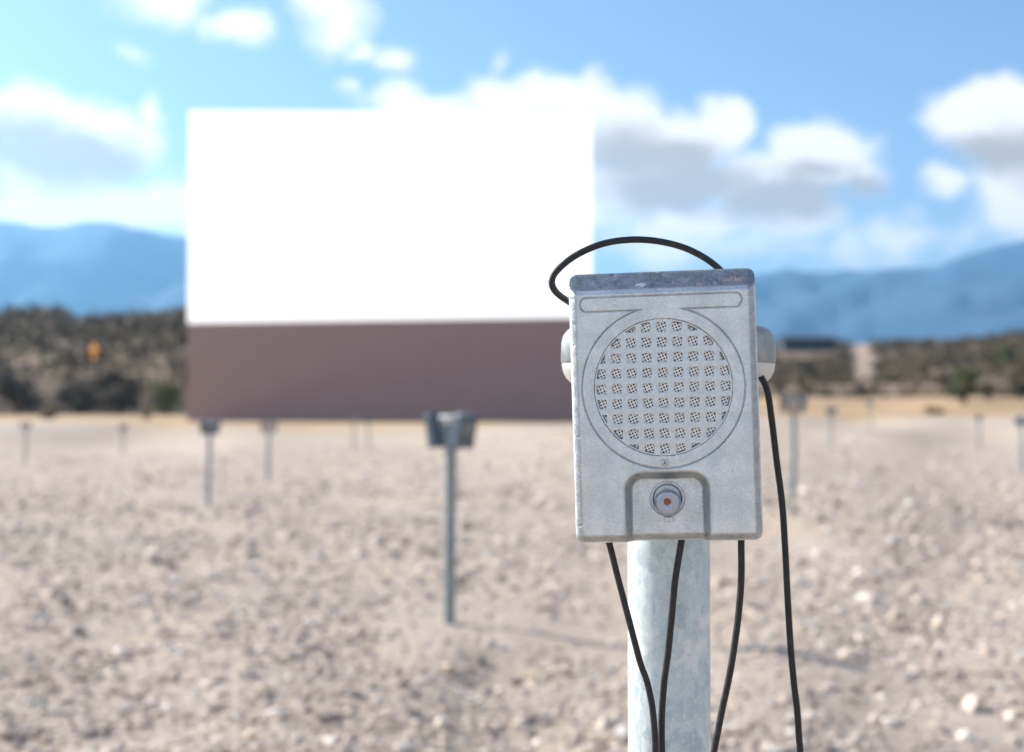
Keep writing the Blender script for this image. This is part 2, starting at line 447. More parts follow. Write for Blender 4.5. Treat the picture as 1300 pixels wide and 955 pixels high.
def make_gravel():
    """loose stones over the lot, as geometry"""
    N = 84000
    az = rng.uniform(R(-37), R(37), N)
    d = np.exp(rng.uniform(math.log(3.6), math.log(60), N)) ** 0.96
    d[:700] = rng.uniform(1.5, 3.6, 700)
    x, y = d * np.sin(az), d * np.cos(az)
    keep = np.hypot(x - .12, y - 1.08) > .12
    # a sandy patch with few stones round the foot of the nearest post in the lot
    bx, by = at(571, 560, 7.68).x, 7.68
    s_ = np.clip((x - bx) * .883 - (y - by) * .47, -.15, 1.15)
    off = np.hypot(x - bx - s_ * .883, y - by + s_ * .47)
    thin = vnoise(x, y, .55, 5.3, 3)
    keep &= ~((thin > .12) & (rng.random(N) < .62) & (d < 45))
    keep &= ~((off < .32) & (rng.random(N) < .86))
    x, y, d = x[keep], y[keep], d[keep]; N = len(x)
    z = ground_z(x, y)
    rad = np.clip(rng.lognormal(math.log(.0112), .48, N), .006, .05) * np.clip(d / 6.0, 1, 2.4) ** .6
    big = rng.random(N) < .010
    rad[big] *= 2.2
    bm = bmesh.new(); bmesh.ops.create_icosphere(bm, subdivisions=1, radius=1.0)
    bv = np.array([v.co[:] for v in bm.verts]); bf = np.array([[v.index for v in f.verts] for f in bm.faces]); bm.free()
    k = len(bv)
    V = bv[None] * rng.uniform(.68, 1.2, (N, k, 1))
    sc = np.stack([rng.uniform(.8, 1.4, N), rng.uniform(.7, 1.1, N), rng.uniform(.45, .85, N)], 1)
    V = V * sc[:, None, :] * rad[:, None, None]
    a = rng.uniform(0, 6.283, N); ca, sa = np.cos(a)[:, None], np.sin(a)[:, None]
    P = np.stack([V[..., 0] * ca - V[..., 1] * sa + x[:, None], V[..., 0] * sa + V[..., 1] * ca + y[:, None], V[..., 2] + (z + rad * .22)[:, None]], -1)
    F = bf[None] + (np.arange(N) * k)[:, None, None]
    m, g, bs = mat("gravel_stone")
    r = g.new('ShaderNodeNewGeometry').outputs['Random Per Island']
    ramp = g.new('ShaderNodeValToRGB'); cr = ramp.color_ramp; cr.interpolation = 'CONSTANT'
    cols = [(.42, .355, .31), (.61, .535, .465), (.52, .42, .345), (.265, .23, .215), (.68, .605, .53), (.44, .35, .31), (.80, .735, .665), (.47, .465, .45), (.53, .43, .335), (.36, .305, .27), (.63, .53, .44), (.17, .15, .143)]
    while len(cr.elements) < len(cols): cr.elements.new(.5)
    for i, c in enumerate(cols):
        cr.elements[i].position = i / len(cols); cr.elements[i].color = (*c, 1)
    g.put(ramp.inputs[0], r)
    nn = g.noise(obj_co(g), 60, 4)
    g.put(bs.inputs['Base Color'], g.mix(g.smooth(nn, .4, .7, 0, .4), ramp.outputs[0], (.46, .40, .35)))
    bs.inputs['Roughness'].default_value = .9
    o = pyd("gravel", P.reshape(-1, 3), F.reshape(-1, 3), m, smooth=False)
    tag(o, 'loose pinkish grey gravel scattered over the drive-in lot', 'gravel', kind='stuff')
make_gravel()

# ------------------------------------------------------------------ hills and mountains
def skyline(tab, px):
    return np.interp(px, [t[0] for t in tab], [t[1] for t in tab])
HILL = [(-900, 415), (-300, 412), (0, 412), (35, 406), (67, 405), (85, 412), (140, 412), (190, 408), (235, 401), (420, 410), (620, 432), (800, 440),
        (990, 436), (1060, 436), (1150, 435), (1215, 433), (1250, 430), (1275, 427), (1300, 425), (1500, 418), (2200, 420)]
def hill_h(a, r):
    """height of the near hills at azimuth a, range r"""
    px = 650 + FPX * np.tan(np.clip(a, -1.2, 1.2))
    r1 = 330.0
    H = CAM_H + (522 - 7 - skyline(HILL, px)) * r1 / FPX
    left = np.clip((560 - px) / 200, 0, 1)
    r0 = 126 + 26 * (1 - left)
    t = np.clip((r - r0) / (r1 - r0), 0, 1)
    prof = t ** (0.55 * left + 1.0 * (1 - left))
    base = ground_z(r * np.sin(a), r * np.cos(a)) - .5
    z = base + (H - base) * prof
    return np.where(r > r1, H - (r - r1) * .05, z)
def hz(x, y):
    a, r = np.arctan2(np.atleast_1d(x), np.atleast_1d(y)), np.hypot(np.atleast_1d(x), np.atleast_1d(y))
    return hill_h(a, r)

def make_hills():
    A = np.radians(np.concatenate([np.linspace(-180, -62, 60)[:-1], np.linspace(-62, 62, 300), np.linspace(62, 180, 60)[1:]])); Rr = np.concatenate([np.linspace(118, 340, 46), np.linspace(355, 640, 12)])
    AA, RR = np.meshgrid(A, Rr); a, r = AA.ravel(), RR.ravel()
    x, y = r * np.sin(a), r * np.cos(a)
    z = hill_h(a, r)
    z += vnoise(x, y, .022, 3.1, 4) * 1.3 * np.clip((r - 150) / 80, 0, 1)
    z = np.where(r < 124, -3.0, z)
    nr, na = AA.shape; idx = np.arange(nr * na).reshape(nr, na)
    f = np.stack([idx[:-1, :-1], idx[:-1, 1:], idx[1:, 1:], idx[1:, :-1]], -1).reshape(-1, 4)
    m, g, bs = mat("dry_hillside_earth")
    co = obj_co(g)
    n1 = g.noise(co, .05, 6, .65); n2 = g.noise(co, .5, 5, .65)
    c = g.mix(g.smooth(n1, .40, .62), (.125, .088, .055), (.19, .135, .085))
    c = g.mix(g.smooth(n2, .5, .68, 0, .8), c, (.085, .075, .05))
    # a pale dirt track climbing the right hand slope
    x_, y_, z_ = g.sep(co)
    ratio = g.math('DIVIDE', x_, g.math('MAXIMUM', y_, 1.0))
    wob = g.math('MULTIPLY', g.math('SUBTRACT', g.noise(co, .03, 3), .5), .012)
    band = g.smooth(g.math('ABSOLUTE', g.math('SUBTRACT', g.math('ADD', ratio, wob), (1096 - 650) / FPX)), .0055, .0085, 1, 0)
    c = g.mix(g.math('MULTIPLY', band, g.smooth(g.noise(co, .09, 4), .35, .5, .5, 1)), c, (.33, .25, .19))
    g.put(bs.inputs['Base Color'], c); bs.inputs['Roughness'].default_value = .95
    o = pyd("hills", np.stack([x, y, z], 1), f, m, smooth=True); tag(o, kind='structure')
make_hills()

MTN_R = 5200.0
MTN = [(-1500, 330), (-600, 300), (-200, 305), (0, 292), (40, 297), (70, 300), (105, 293), (140, 291), (190, 298), (240, 305), (400, 322), (600, 340), (780, 352), (880, 350),
       (955, 350), (1000, 345), (1040, 347), (1080, 344), (1130, 346), (1165, 349), (1190, 343), (1212, 332), (1235, 323), (1270, 320), (1300, 315), (1420, 300), (1800, 330), (2800, 330)]
def make_mountains():
    A = np.radians(np.concatenate([np.linspace(-180, -60, 120)[:-1], np.linspace(-60, 60, 420), np.linspace(60, 180, 120)[1:]])); Rr = np.linspace(3900, 6400, 34)
    AA, RR = np.meshgrid(A, Rr); a, r = AA.ravel(), RR.ravel()
    px = 650 + FPX * np.tan(np.clip(a, -1.2, 1.2))
    H = CAM_H + (522 - skyline(MTN, px)) * MTN_R / FPX
    t = np.clip((r - 3900) / (MTN_R - 3900), 0, 1)
    back = np.clip((r - MTN_R) / 1200, 0, 1)
    x, y = r * np.sin(a), r * np.cos(a)
    rid = vnoise(x, y, .0016, 7.7, 6)
    z = H * (t ** .8) * (1 - back) + rid * 150 * np.sin(np.pi * np.clip(t, 0, 1)) ** .7 - 5
    z += vnoise(x, y, .006, 1.3, 4) * 16 * t * (1 - back)
    z = np.clip(z, -8.0, 735.0)
    nr, na = AA.shape; idx = np.arange(nr * na).reshape(nr, na)
    f = np.stack([idx[:-1, :-1], idx[:-1, 1:], idx[1:, 1:], idx[1:, :-1]], -1).reshape(-1, 4)
    m, g, bs = mat("haze_blued_rock")
    co = obj_co(g)
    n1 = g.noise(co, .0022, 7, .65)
    g.put(bs.inputs['Base Color'], g.mix(g.smooth(n1, .4, .65), (.016, .060, .130), (.035, .090, .160)))  # blue of the distance haze painted into the rock colour
    bs.inputs['Roughness'].default_value = 1.0
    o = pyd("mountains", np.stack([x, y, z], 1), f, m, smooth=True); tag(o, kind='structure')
make_mountains()

# ------------------------------------------------------------------ vegetation
def leaf_cloud(centres, radii, per, size, squash=.8, r_=rng):
    """quads spread through ellipsoids; returns verts, faces"""
    C = np.repeat(np.asarray(centres, float), per, 0); Rd = np.repeat(np.asarray(radii, float), per)
    n = len(C)
    u = r_.normal(size=(n, 3)); u /= np.linalg.norm(u, axis=1, keepdims=True)
    u *= (r_.random(n) ** .45)[:, None]; u[:, 2] *= squash
    P = C + u * Rd[:, None]
    a = r_.normal(size=(n, 3)); a /= np.linalg.norm(a, axis=1, keepdims=True)
    b = np.cross(a, r_.normal(size=(n, 3))); b /= np.linalg.norm(b, axis=1, keepdims=True)
    s = (size * r_.uniform(.6, 1.4, n))[:, None]
    V = np.stack([P - a * s, P - b * s * .6, P + a * s, P + b * s * .6], 1)
    return V.reshape(-1, 3), np.arange(n * 4).reshape(n, 4)

def make_chaparral():
    n = 6600
    a = np.radians(rng.uniform(-46, 46, n)); r = np.sqrt(rng.uniform(132 ** 2, 345 ** 2, n))
    px = 650 + FPX * np.tan(a)
    # thinner on the bare slope low on the right and on the dirt track
    keep = ~((px > 560) & (r < 185) & (rng.random(n) < .72)) & ~((abs(px - 1096) < 13) & (r > 170)) & ~((abs(px - 1024) < 37) & (r > 268))
    a, r, px = a[keep], r[keep], px[keep]
    x, y = r * np.sin(a), r * np.cos(a)
    z = hill_h(a, r) + vnoise(x, y, .022, 3.1, 4) * 1.3 * np.clip((r - 150) / 80, 0, 1)
    rad = rng.uniform(.8, 1.9, len(x)) * np.where(px < 560, 1.35, 1.0) * np.where((px < 560) & (r < 200), 1.35, 1)
    C = np.stack([x, y, z + rad * .35], 1)
    V, F = leaf_cloud(C, rad, 46, .34, .75)
    m = leaf_mat("chaparral_leaf", [(.034, .029, .013), (.066, .055, .023), (.098, .074, .035), (.15, .108, .06), (.23, .165, .10)], .06)
    o = pyd("chaparral", V, F, m); tag(o, 'dark olive brown chaparral brush covering the low hills', 'brush', kind='stuff')
make_chaparral()

M_BARK = plain("grey_brown_bark", (.12, .09, .065), .9, 0, 8, .4, .6, .03)
LEAFS = {'green': leaf_mat("green_shrub_leaf", [(.035, .055, .016), (.07, .10, .03), (.12, .145, .05), (.17, .18, .07)]),
         'dark': leaf_mat("dark_shrub_leaf", [(.018, .018, .011), (.034, .032, .018), (.058, .05, .028), (.085, .07, .042)]),
         'olive': leaf_mat("olive_shrub_leaf", [(.05, .055, .022), (.09, .09, .04), (.14, .13, .06), (.19, .17, .09)]),
         'straw': leaf_mat("dry_straw_leaf", [(.20, .15, .08), (.30, .23, .13), (.40, .32, .20)])}
def shrub(name, label, cat, px, base_py, dist, w_px, h_px, kind, group, on_hill=False):
    c = at(px, base_py, dist)
    z = max(gz(c.x, c.y), float(hz(c.x, c.y)[0]) if dist > 124 else -9)
    root = empty(name, (c.x, c.y, z)); tag(root, label, cat, group)
    w, h = w_px * dist / FPX, h_px * dist / FPX
    bm = bmesh.new(); r2 = np.random.default_rng(int(px * 7 + dist))
    cents, rads = [], []
    for k in range(12):
        ang_, rr = r2.uniform(0, 6.28), r2.uniform(.1, .36) * w
        top = Vector((rr * math.cos(ang_), rr * math.sin(ang_), h * r2.uniform(.20, .82)))
        pts = catmull([(0, 0, -.15), tuple(top * .35 + Vector((0, 0, .05 * h))), tuple(top)], 4)
        add_tube(bm, pts, lambda t: .045 * h * (1 - .75 * t) + .008, 6)
        cents.append(top[:]); rads.append(r2.uniform(.17, .27) * (w + h) * .5)
    from_bm('stems' if cat == 'shrub' else 'trunk', bm, M_BARK, root, True)
    V, F = leaf_cloud(cents, rads, 130, max(.05, .045 * h), .85, r2)
    V[:, 2] = np.maximum(V[:, 2], .02)
    pyd('crown', V, F, LEAFS[kind], root)
SH = 'shrubs and small trees at the foot of the hills'
shrub('shrub', 'rounded olive green shrub at the left end of the screen base', 'shrub', 213, 531, 110, 46, 46, 'green', SH)
shrub('tree', 'dark bushy tree at the left edge below the hillside', 'tree', 22, 530, 118, 92, 62, 'dark', SH)
shrub('tree', 'broad dark tree left of the thin faint speaker post, below the yellow sign', 'tree', 98, 530, 120, 84, 52, 'dark', SH)
shrub('tree', 'darkest rounded tree behind the thin faint speaker post', 'tree', 152, 530, 117, 70, 56, 'dark', SH)
shrub('shrub', 'small pale tan brush clump in front of the dark trees', 'shrub', 64, 536, 72, 26, 18, 'straw', SH)
shrub('shrub', 'pale dry twiggy shrub between the darkest tree and the olive green shrub', 'shrub', 186, 534, 90, 14, 22, 'straw', SH)
shrub('shrub', 'tall dark green shrub standing alone on the tan field at right', 'shrub', 1224, 529, 100, 46, 50, 'green', SH)
shrub('shrub', 'low dark shrub at the right edge of the picture', 'shrub', 1298, 522, 110, 34, 44, 'dark', SH)
shrub('shrub', 'olive bush higher on the right slope near the picture edge', 'shrub', 1276, 488, 205, 30, 28, 'green', SH)
shrub('shrub', 'dark green shrub on the slope just right of the lamp cup of the nearest post', 'shrub', 1022, 484, 190, 40, 30, 'dark', SH)
shrub('shrub', 'dark rounded scrub at the foot of the pale dirt track', 'shrub', 1100, 500, 150, 52, 24, 'dark', SH)
shrub('shrub', 'small olive shrub right of the tall dark green shrub', 'shrub', 1254, 522, 106, 26, 26, 'olive', SH)
shrub('shrub', 'low dark brush patch on the tan field left of the tall green shrub', 'shrub', 1186, 530, 88, 28, 8, 'dark', SH)

# ------------------------------------------------------------------ movie screen
M_WHITE = None
def make_screen():
    global M_WHITE
    D = 85.0
    L, Rt = at(237.5, 535, D - .35), at(752, 535, D + .35)
    ax = Vector((Rt.x - L.x, Rt.y - L.y, 0)); W = ax.length; ax.normalize()
    ang = math.atan2(ax.y, ax.x)
    z0 = min(gz(L.x, L.y), gz(Rt.x, Rt.y)) - .05
    root = empty('drive_in_screen', ((L.x + Rt.x) / 2, (L.y + Rt.y) / 2, z0), (0, 0, ang))
    tag(root, 'huge blank white drive-in movie screen on a brown base wall', 'movie screen')
    zt = at(495, 141.5, D).z - z0
    zl, zr = at(240, 411, D).z - z0, at(752, 403, D).z - z0
    # brown base: a real wall 0.5 m thick
    mb = plain("brown_painted_wall", (.35, .252, .242), .85, 0, .7, .10, .2, .02)
    def slab(name, pts, y0, y1, m, par):
        bm = bmesh.new()
        f = [bm.verts.new((x, y0, z)) for x, z in pts]; b = [bm.verts.new((x, y1, z)) for x, z in pts]
        bm.faces.new(f); bm.faces.new(b[::-1])
        for i in range(len(pts)):
            j = (i + 1) % len(pts); bm.faces.new((f[i], b[i], b[j], f[j]))
        return from_bm(name, bm, m, par)
    h = W / 2
    slab('base_wall', [(-h, -1.0), (h, -1.0), (h, zr), (-h, zl)], 0, .5, mb, root)
    # white-painted picture surface; a glow is added to whiten its shaded face
    m, g, bs = mat("white_screen_added_glow")
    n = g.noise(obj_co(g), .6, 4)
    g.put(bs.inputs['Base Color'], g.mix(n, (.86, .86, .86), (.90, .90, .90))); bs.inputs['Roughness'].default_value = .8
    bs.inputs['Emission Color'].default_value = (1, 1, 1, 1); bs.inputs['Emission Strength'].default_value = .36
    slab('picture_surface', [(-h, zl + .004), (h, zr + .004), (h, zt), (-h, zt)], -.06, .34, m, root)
    ms = plain("steel_support_frame", (.20, .20, .21), .6, .4, 2, .2, 0)
    for k in range(7):
        x = -h + W * (k + .5) / 7
        bm = bmesh.new()
        add_box(bm, (x, .85, zt / 2 - .3), (.3, .3, zt - .4))
        p = catmull([(x, 7.5, -.6), (x, 4.2, zt * .42), (x, 1.0, zt * .86)], 3); add_tube(bm, p, .14, 8)
        from_bm('support_frame', bm, ms, root)
make_screen()

# ------------------------------------------------------------------ the drive-in speaker
HW, VT, VB, RC = 118.5, 171.0, -176.0, 11.0      # half width, top, bottom, corner radius, in photo pixels
CIR = (-1.4, 20.5)
def sdf_box(u, v, cu, cv, hw, hh, r):
    qx, qy = np.abs(u - cu) - (hw - r), np.abs(v - cv) - (hh - r)
    return np.hypot(np.maximum(qx, 0), np.maximum(qy, 0)) + np.minimum(np.maximum(qx, qy), 0) - r
def sstep(x, a, b):
    t = np.clip((x - a) / (b - a), 0, 1); return t * t * (3 - 2 * t)
def body_mesh(step, fine=True):
    def axis(lo, hi):
        e = np.array([0, .25, .6, 1.1, 1.8, 2.6, 3.6, 4.8, 6.2, 7.8, 9.4, 11.0]) if fine else np.array([0, 1.5, 5, 11.0])
        mid = np.linspace(lo + 11, hi - 11, max(4, int((hi - lo - 22) / step)))
        return np.concatenate([lo + e[:-1], mid, (hi - e[:-1])[::-1]])
    us, vs = axis(-HW, HW), axis(VB, VT)
    U, V = np.meshgrid(us, vs)
    # corners: map the square corner to a round one
    qx = np.maximum(np.abs(U) - (HW - RC), 0); vm, vh = (VT + VB) / 2, (VT - VB) / 2
    qy = np.maximum(np.abs(V - vm) - (vh - RC), 0)
    m = np.maximum(qx, qy); ln = np.maximum(np.hypot(qx, qy), 1e-6)
    k = np.where((qx > 0) & (qy > 0), m / ln, 1.0)
    U2 = np.sign(U) * (np.minimum(np.abs(U), HW - RC) + qx * k)
    V2 = vm + np.sign(V - vm) * (np.minimum(np.abs(V - vm), vh - RC) + qy * k)
    e = RC - m
    def rnd(d, r): d = np.clip(d, 0, r); return r - np.sqrt(np.maximum(r * r - (r - d) ** 2, 0))
    ec = np.clip(e, 0, RC)
    dep = .5 * rnd(e, RC) + .5 * np.maximum(0, 9.5 - ec) * .95 + .25 * (1 - sstep(np.abs(ec - 9.5), 0, 2.5))
    # the sloped brow along the top
    t = VT - V2
    brow = np.where(t < 25, 3.0 + (25 - t) * .95, 3.0 * (1 - sstep(t, 24, 32)))
    brow += rnd(t, 4.0)
    dep = np.maximum(dep, brow) + .15 * np.minimum(dep, brow)
    # slightly drawn-in sides seen on the casting and a tiny unevenness
    if fine:
        uf, vf = U2, V2
        rec = sdf_box(uf, vf, -.6, -147.5, 43.5, 50.0, 13.0)
        rec = np.where(vf < -140, np.maximum(np.abs(uf + .6) - 43.5, np.where(vf > -190, -99, 0)), rec)
        dep = dep + 19.0 * (1 - sstep(rec, -.3, 11.5))
        dep = dep - .6 * np.exp(-((rec - 13.5) / 2.5) ** 2)
        kh = np.minimum(np.hypot(uf - CIR[0], vf - CIR[1]) - 103.0, sdf_box(uf, vf, -1.7, 128.6, 102.5, 9.2, 9.1))
        dep = dep + 4.2 * (1 - sstep(np.abs(kh), .2, 1.1))
        kr = np.hypot(uf + .6, vf + 122.0)
        dep = dep + 1.6 * (1 - sstep(np.abs(kr - 21.0), .3, 1.2)) + 5.0 * (1 - sstep(kr, 17.6, 18.8))
        rg = np.hypot(uf - CIR[0], vf - CIR[1])
        dep = np.where(rg < 87.4, np.maximum(dep, 9.0), dep)
        key = sdf_box(uf, vf, .7, -148.2, 5.2, 2.6, 1.0)
        dep = dep - 1.4 * (1 - sstep(key, -.3, .8)) + 1.0 * (1 - sstep(np.abs(key - 1.2), .2, .9))
        sw = np.hypot(uf + 2.3, vf + 76.0)
        dep = dep + 1.5 * (1 - sstep(np.abs(sw - 4.6), .2, .9))
        # little dings on the edges of the casting
        rr = np.random.default_rng(5)
        for _ in range(46):
            s = rr.integers(0, 4)
            cu = [-HW + rr.uniform(2, 9), HW - rr.uniform(2, 9), rr.uniform(-HW, HW), rr.uniform(-HW, HW)][s]
            cv = [rr.uniform(VB, VT), rr.uniform(VB, VT), VB + rr.uniform(2, 9), VT - rr.uniform(2, 30)][s]
            dep = dep + rr.uniform(.3, 1.0) * np.exp(-((uf - cu) ** 2 + (vf - cv) ** 2) / rr.uniform(1.5, 7))
        dep = dep + .12 * np.sin(uf * .11 + 1) * np.sin(vf * .09)
    wear_dark_bands = (1 - sstep(e, 8.0, 11.5)) * sstep(e, .6, 3.0) * .85
    wear_dark_bands = np.maximum(wear_dark_bands, 1 - sstep(t, 22.5, 26.0))
    if fine: wear_dark_bands = np.maximum(wear_dark_bands, (1 - sstep(rec, 7.5, 14.5)) * sstep(rec, -.5, 3.5) * .8)  # recess walls take the same dark tone
    nv, nu = U.shape
    P = np.stack([U2, dep, V2], -1).reshape(-1, 3)
    idx = np.arange(nu * nv).reshape(nv, nu)
    F = np.stack([idx[:-1, :-1], idx[:-1, 1:], idx[1:, 1:], idx[1:, :-1]], -1).reshape(-1, 4)
    loop = np.concatenate([idx[0, :-1], idx[:-1, -1], idx[-1, :0:-1], idx[:0:-1, 0]])
    L = P[loop]; n = len(loop); rings, faces = [P], [F]; prev = loop; start = len(P)
    for (d, s, dz) in ((34.0, 1.0, 0), (104.0, .975, 0), (109.0, .94, 0)):
        Q = L.copy(); Q[:, 1] = np.maximum(d, L[:, 1] + 2); Q[:, 0] *= s; Q[:, 2] = (Q[:, 2] - vm) * s + vm
        rings.append(Q); cur = np.arange(start, start + n); start += n
        faces.append(np.stack([prev, cur, np.roll(cur, -1), np.roll(prev, -1)], -1)); prev = cur
    rings.append(np.array([[0, 109.0, vm]])); c = start
    # back cap as thin quads towards the centre line
    tri = np.stack([prev, np.full(n, c), np.roll(prev, -1), np.roll(prev, -1)], -1)
    P = np.concatenate(rings); F = np.concatenate(faces)
    P = P * PX; P[:, 2] += -VB * PX
    me = bpy.data.meshes.new('body')
    allf = [tuple(f) for f in F.tolist()] + [(int(a), int(b), int(d_)) for a, b, d_, _ in tri.tolist()]
    me.from_pydata(P.tolist(), [], allf); me.update()
    me.polygons.foreach_set('use_smooth', np.ones(len(me.polygons), dtype=bool))
    at_ = me.attributes.new('wear_dark_bands', 'FLOAT', 'POINT')
    wv = np.full(len(P), .35, dtype=np.float32); wv[:nu * nv] = wear_dark_bands.ravel(); at_.data.foreach_set('value', wv)
    me.materials.append(M_BODY)
    return me

def clip_circle(poly, c, r, n=72):
    for i in range(n):
        a = 2 * math.pi * i / n; nx, ny = math.cos(a), math.sin(a)
        out = []
        for p, q in zip(poly, poly[1:] + poly[:1]):
            dp = (p[0] - c[0]) * nx + (p[1] - c[1]) * ny - r; dq = (q[0] - c[0]) * nx + (q[1] - c[1]) * ny - r
            if dp <= 0: out.append(p)
            if dp * dq < 0:
                t = dp / (dp - dq); out.append((p[0] + (q[0] - p[0]) * t, p[1] + (q[1] - p[1]) * t))
        poly = out
        if len(poly) < 3: return []
    return poly
def plate(name, loops, front, thick, bev, m, parent):
    """a flat plate with holes: loops of (u, v) in photo pixels, lying in the face plane"""
    cu = bpy.data.curves.new(name, 'CURVE'); cu.dimensions = '2D'; cu.fill_mode = 'BOTH'
    for lp in loops:
        s = cu.splines.new('POLY'); s.points.add(len(lp) - 1); s.use_cyclic_u = True
        for p, (u, v) in zip(s.points, lp): p.co = (u * PX, (v - VB) * PX, 0, 1)
    cu.extrude = (thick / 2 - bev) * PX; cu.bevel_depth = bev * PX; cu.bevel_resolution = 1; cu.offset = -bev * PX
    tmp = bpy.data.objects.new(name, cu); COL.objects.link(tmp)
    me = bpy.data.meshes.new_from_object(tmp.evaluated_get(bpy.context.evaluated_depsgraph_get()))
    bpy.data.objects.remove(tmp)
    # x, y of the curve become x, z; thickness runs along y
    for v in me.vertices: v.co = Vector((v.co.x, (front + thick / 2) * PX - v.co.z, v.co.y))
    me.name = name; me.materials.clear()
    return link(name, me, m, parent)
def circle(c, r, n=96): return [(c[0] + r * math.cos(2 * math.pi * i / n), c[1] + r * math.sin(2 * math.pi * i / n)) for i in range(n)]
def rsq(cu, cv, h, r=1.6, n=3):
    out = []
    for sx, sy, a0 in ((1, 1, 0), (-1, 1, 90), (-1, -1, 180), (1, -1, 270)):
        for k in range(n + 1):
            a = R(a0 + 90 * k / n); out.append((cu + sx * (h - r) + r * math.cos(a), cv + sy * (h - r) + r * math.sin(a)))
    return out

def make_speaker():
    root = empty('drive_in_speaker')
    link('body', body_mesh(.85), None, root)
    holes = []
    for j in range(9):
        for i in range(9):
            cu, cv = CIR[0] + (i - 4) * 19.6, CIR[1] - .6 - (j - 4) * 19.35
            if (abs(i - 4) == 4 and abs(j - 4) > 2) or (abs(i - 4) == 3 and abs(j - 4) == 4): continue
            h = clip_circle(rsq(cu, cv, 5.95), CIR, 85.2)
            if len(h) > 3: holes.append(h)
    gr = plate('grille', [circle(CIR, 87.15)] + holes, .75, 3.4, .45, M_GRILLE, root)
    # white perforated sheet behind the grille
    bm = bmesh.new()
    M = Matrix.Translation((CIR[0] * PX, 4.3 * PX, (CIR[1] - VB) * PX)) @ Matrix.Rotation(R(90), 4, 'X')
    add_lathe(bm, [(83.8 * PX, -.0004), (83.8 * PX, 0), ], 64, M)
    from_bm('perforated_sheet', bm, M_PERF, root)
    bm = bmesh.new()
    M = Matrix.Translation((CIR[0] * PX, 6.4 * PX, (CIR[1] - VB) * PX)) @ Matrix.Rotation(R(90), 4, 'X')
    add_lathe(bm, [(87.2 * PX, -.0004), (87.2 * PX, 0)], 64, M)
    from_bm('grille_seat', bm, M_SEAT, root)
    # volume knob: domed cap with a rusty screw
    M = Matrix.Translation((-.2 * PX, 24.5 * PX, (-126.6 - VB) * PX)) @ Matrix.Rotation(R(90), 4, 'X')
    bm = bmesh.new()
    add_lathe(bm, [(15.4 * PX, 0), (16.6 * PX, .0012), (16.8 * PX, .0065), (16.3 * PX, .0082), (15.0 * PX, .0095), (12.6 * PX, .0104), (11.5 * PX, .0105), (5.0 * PX, .0109), (4.4 * PX, .0104), (.5 * PX, .0104)], 48, M)
    kn = from_bm('volume_knob', bm, M_KNOB, root, True)
    bm = bmesh.new()
    add_lathe(bm, [(4.2 * PX, .0100), (4.2 * PX, .0108), (3.4 * PX, .0113), (.4 * PX, .0114)], 24, Matrix.Translation((-1.0 * PX, 0, 1.8 * PX)) @ M)
    from_bm('screw', bm, M_RUST, kn, True)
    # cross-head screw under the grille
    M = Matrix.Translation((-2.3 * PX, .4 * PX, (-76.0 - VB) * PX)) @ Matrix.Rotation(R(90), 4, 'X')
    bm = bmesh.new()
    add_lathe(bm, [(3.9 * PX, -.001), (3.9 * PX, .0004), (3.0 * PX, .0009), (.3 * PX, .0010)], 24, M)
    sc_ = from_bm('screw', bm, M_SCREW, root, True)
    bm = bmesh.new()
    for a in (20, 110):
        add_box(bm, (0, 0, .00095), (5.4 * PX, .9 * PX, .0003), M @ Matrix.Rotation(R(a), 4, 'Z'))
    from_bm('cross_slot', bm, M_DARK, sc_)
    # strap hook at the back that hangs over the junction head
    bm = bmesh.new()
    add_box(bm, (0, 112 * PX, (VT - VB - 95) * PX), (.035, .0032, .075), bev=.0008)
    from_bm('hanging_hook', bm, M_SEAT, root)
    return root

def small_speaker_mesh():
    me = body_mesh(14, False); bm = bmesh.new(); bm.from_mesh(me)
    M = Matrix.Translation((CIR[0] * PX, 1.0 * PX, (CIR[1] - VB) * PX)) @ Matrix.Rotation(R(90), 4, 'X')
    add_lathe(bm, [(87 * PX, -.004), (87 * PX, .0012), (80 * PX, .0022), (76 * PX, .0006)], 20, M)
    M = Matrix.Translation((0, 2 * PX, (-126 - VB) * PX)) @ Matrix.Rotation(R(90), 4, 'X')
    add_lathe(bm, [(17 * PX, 0), (17 * PX, .007), (12 * PX, .009)], 12, M)
    bm.to_mesh(me); bm.free(); me.name = 'small_speaker'; me.materials[0] = M_CAST_DARK
    return me

# the hero: base (bottom centre of the front face) placed on the photo's line of sight
SPK = make_speaker()
tag(SPK, 'weathered grey metal drive-in speaker with round grille, large and sharp in front', 'speaker', 'drive-in speakers')
_c = at(844, 512, D0)
ROT = Matrix.Rotation(R(-6.5), 4, 'Z') @ Matrix.Rotation(R(-1.65), 4, 'Y')
SPK.rotation_euler = ROT.to_euler()
SPK.location = _c - (ROT @ Vector((0, 0, -VB * PX)))

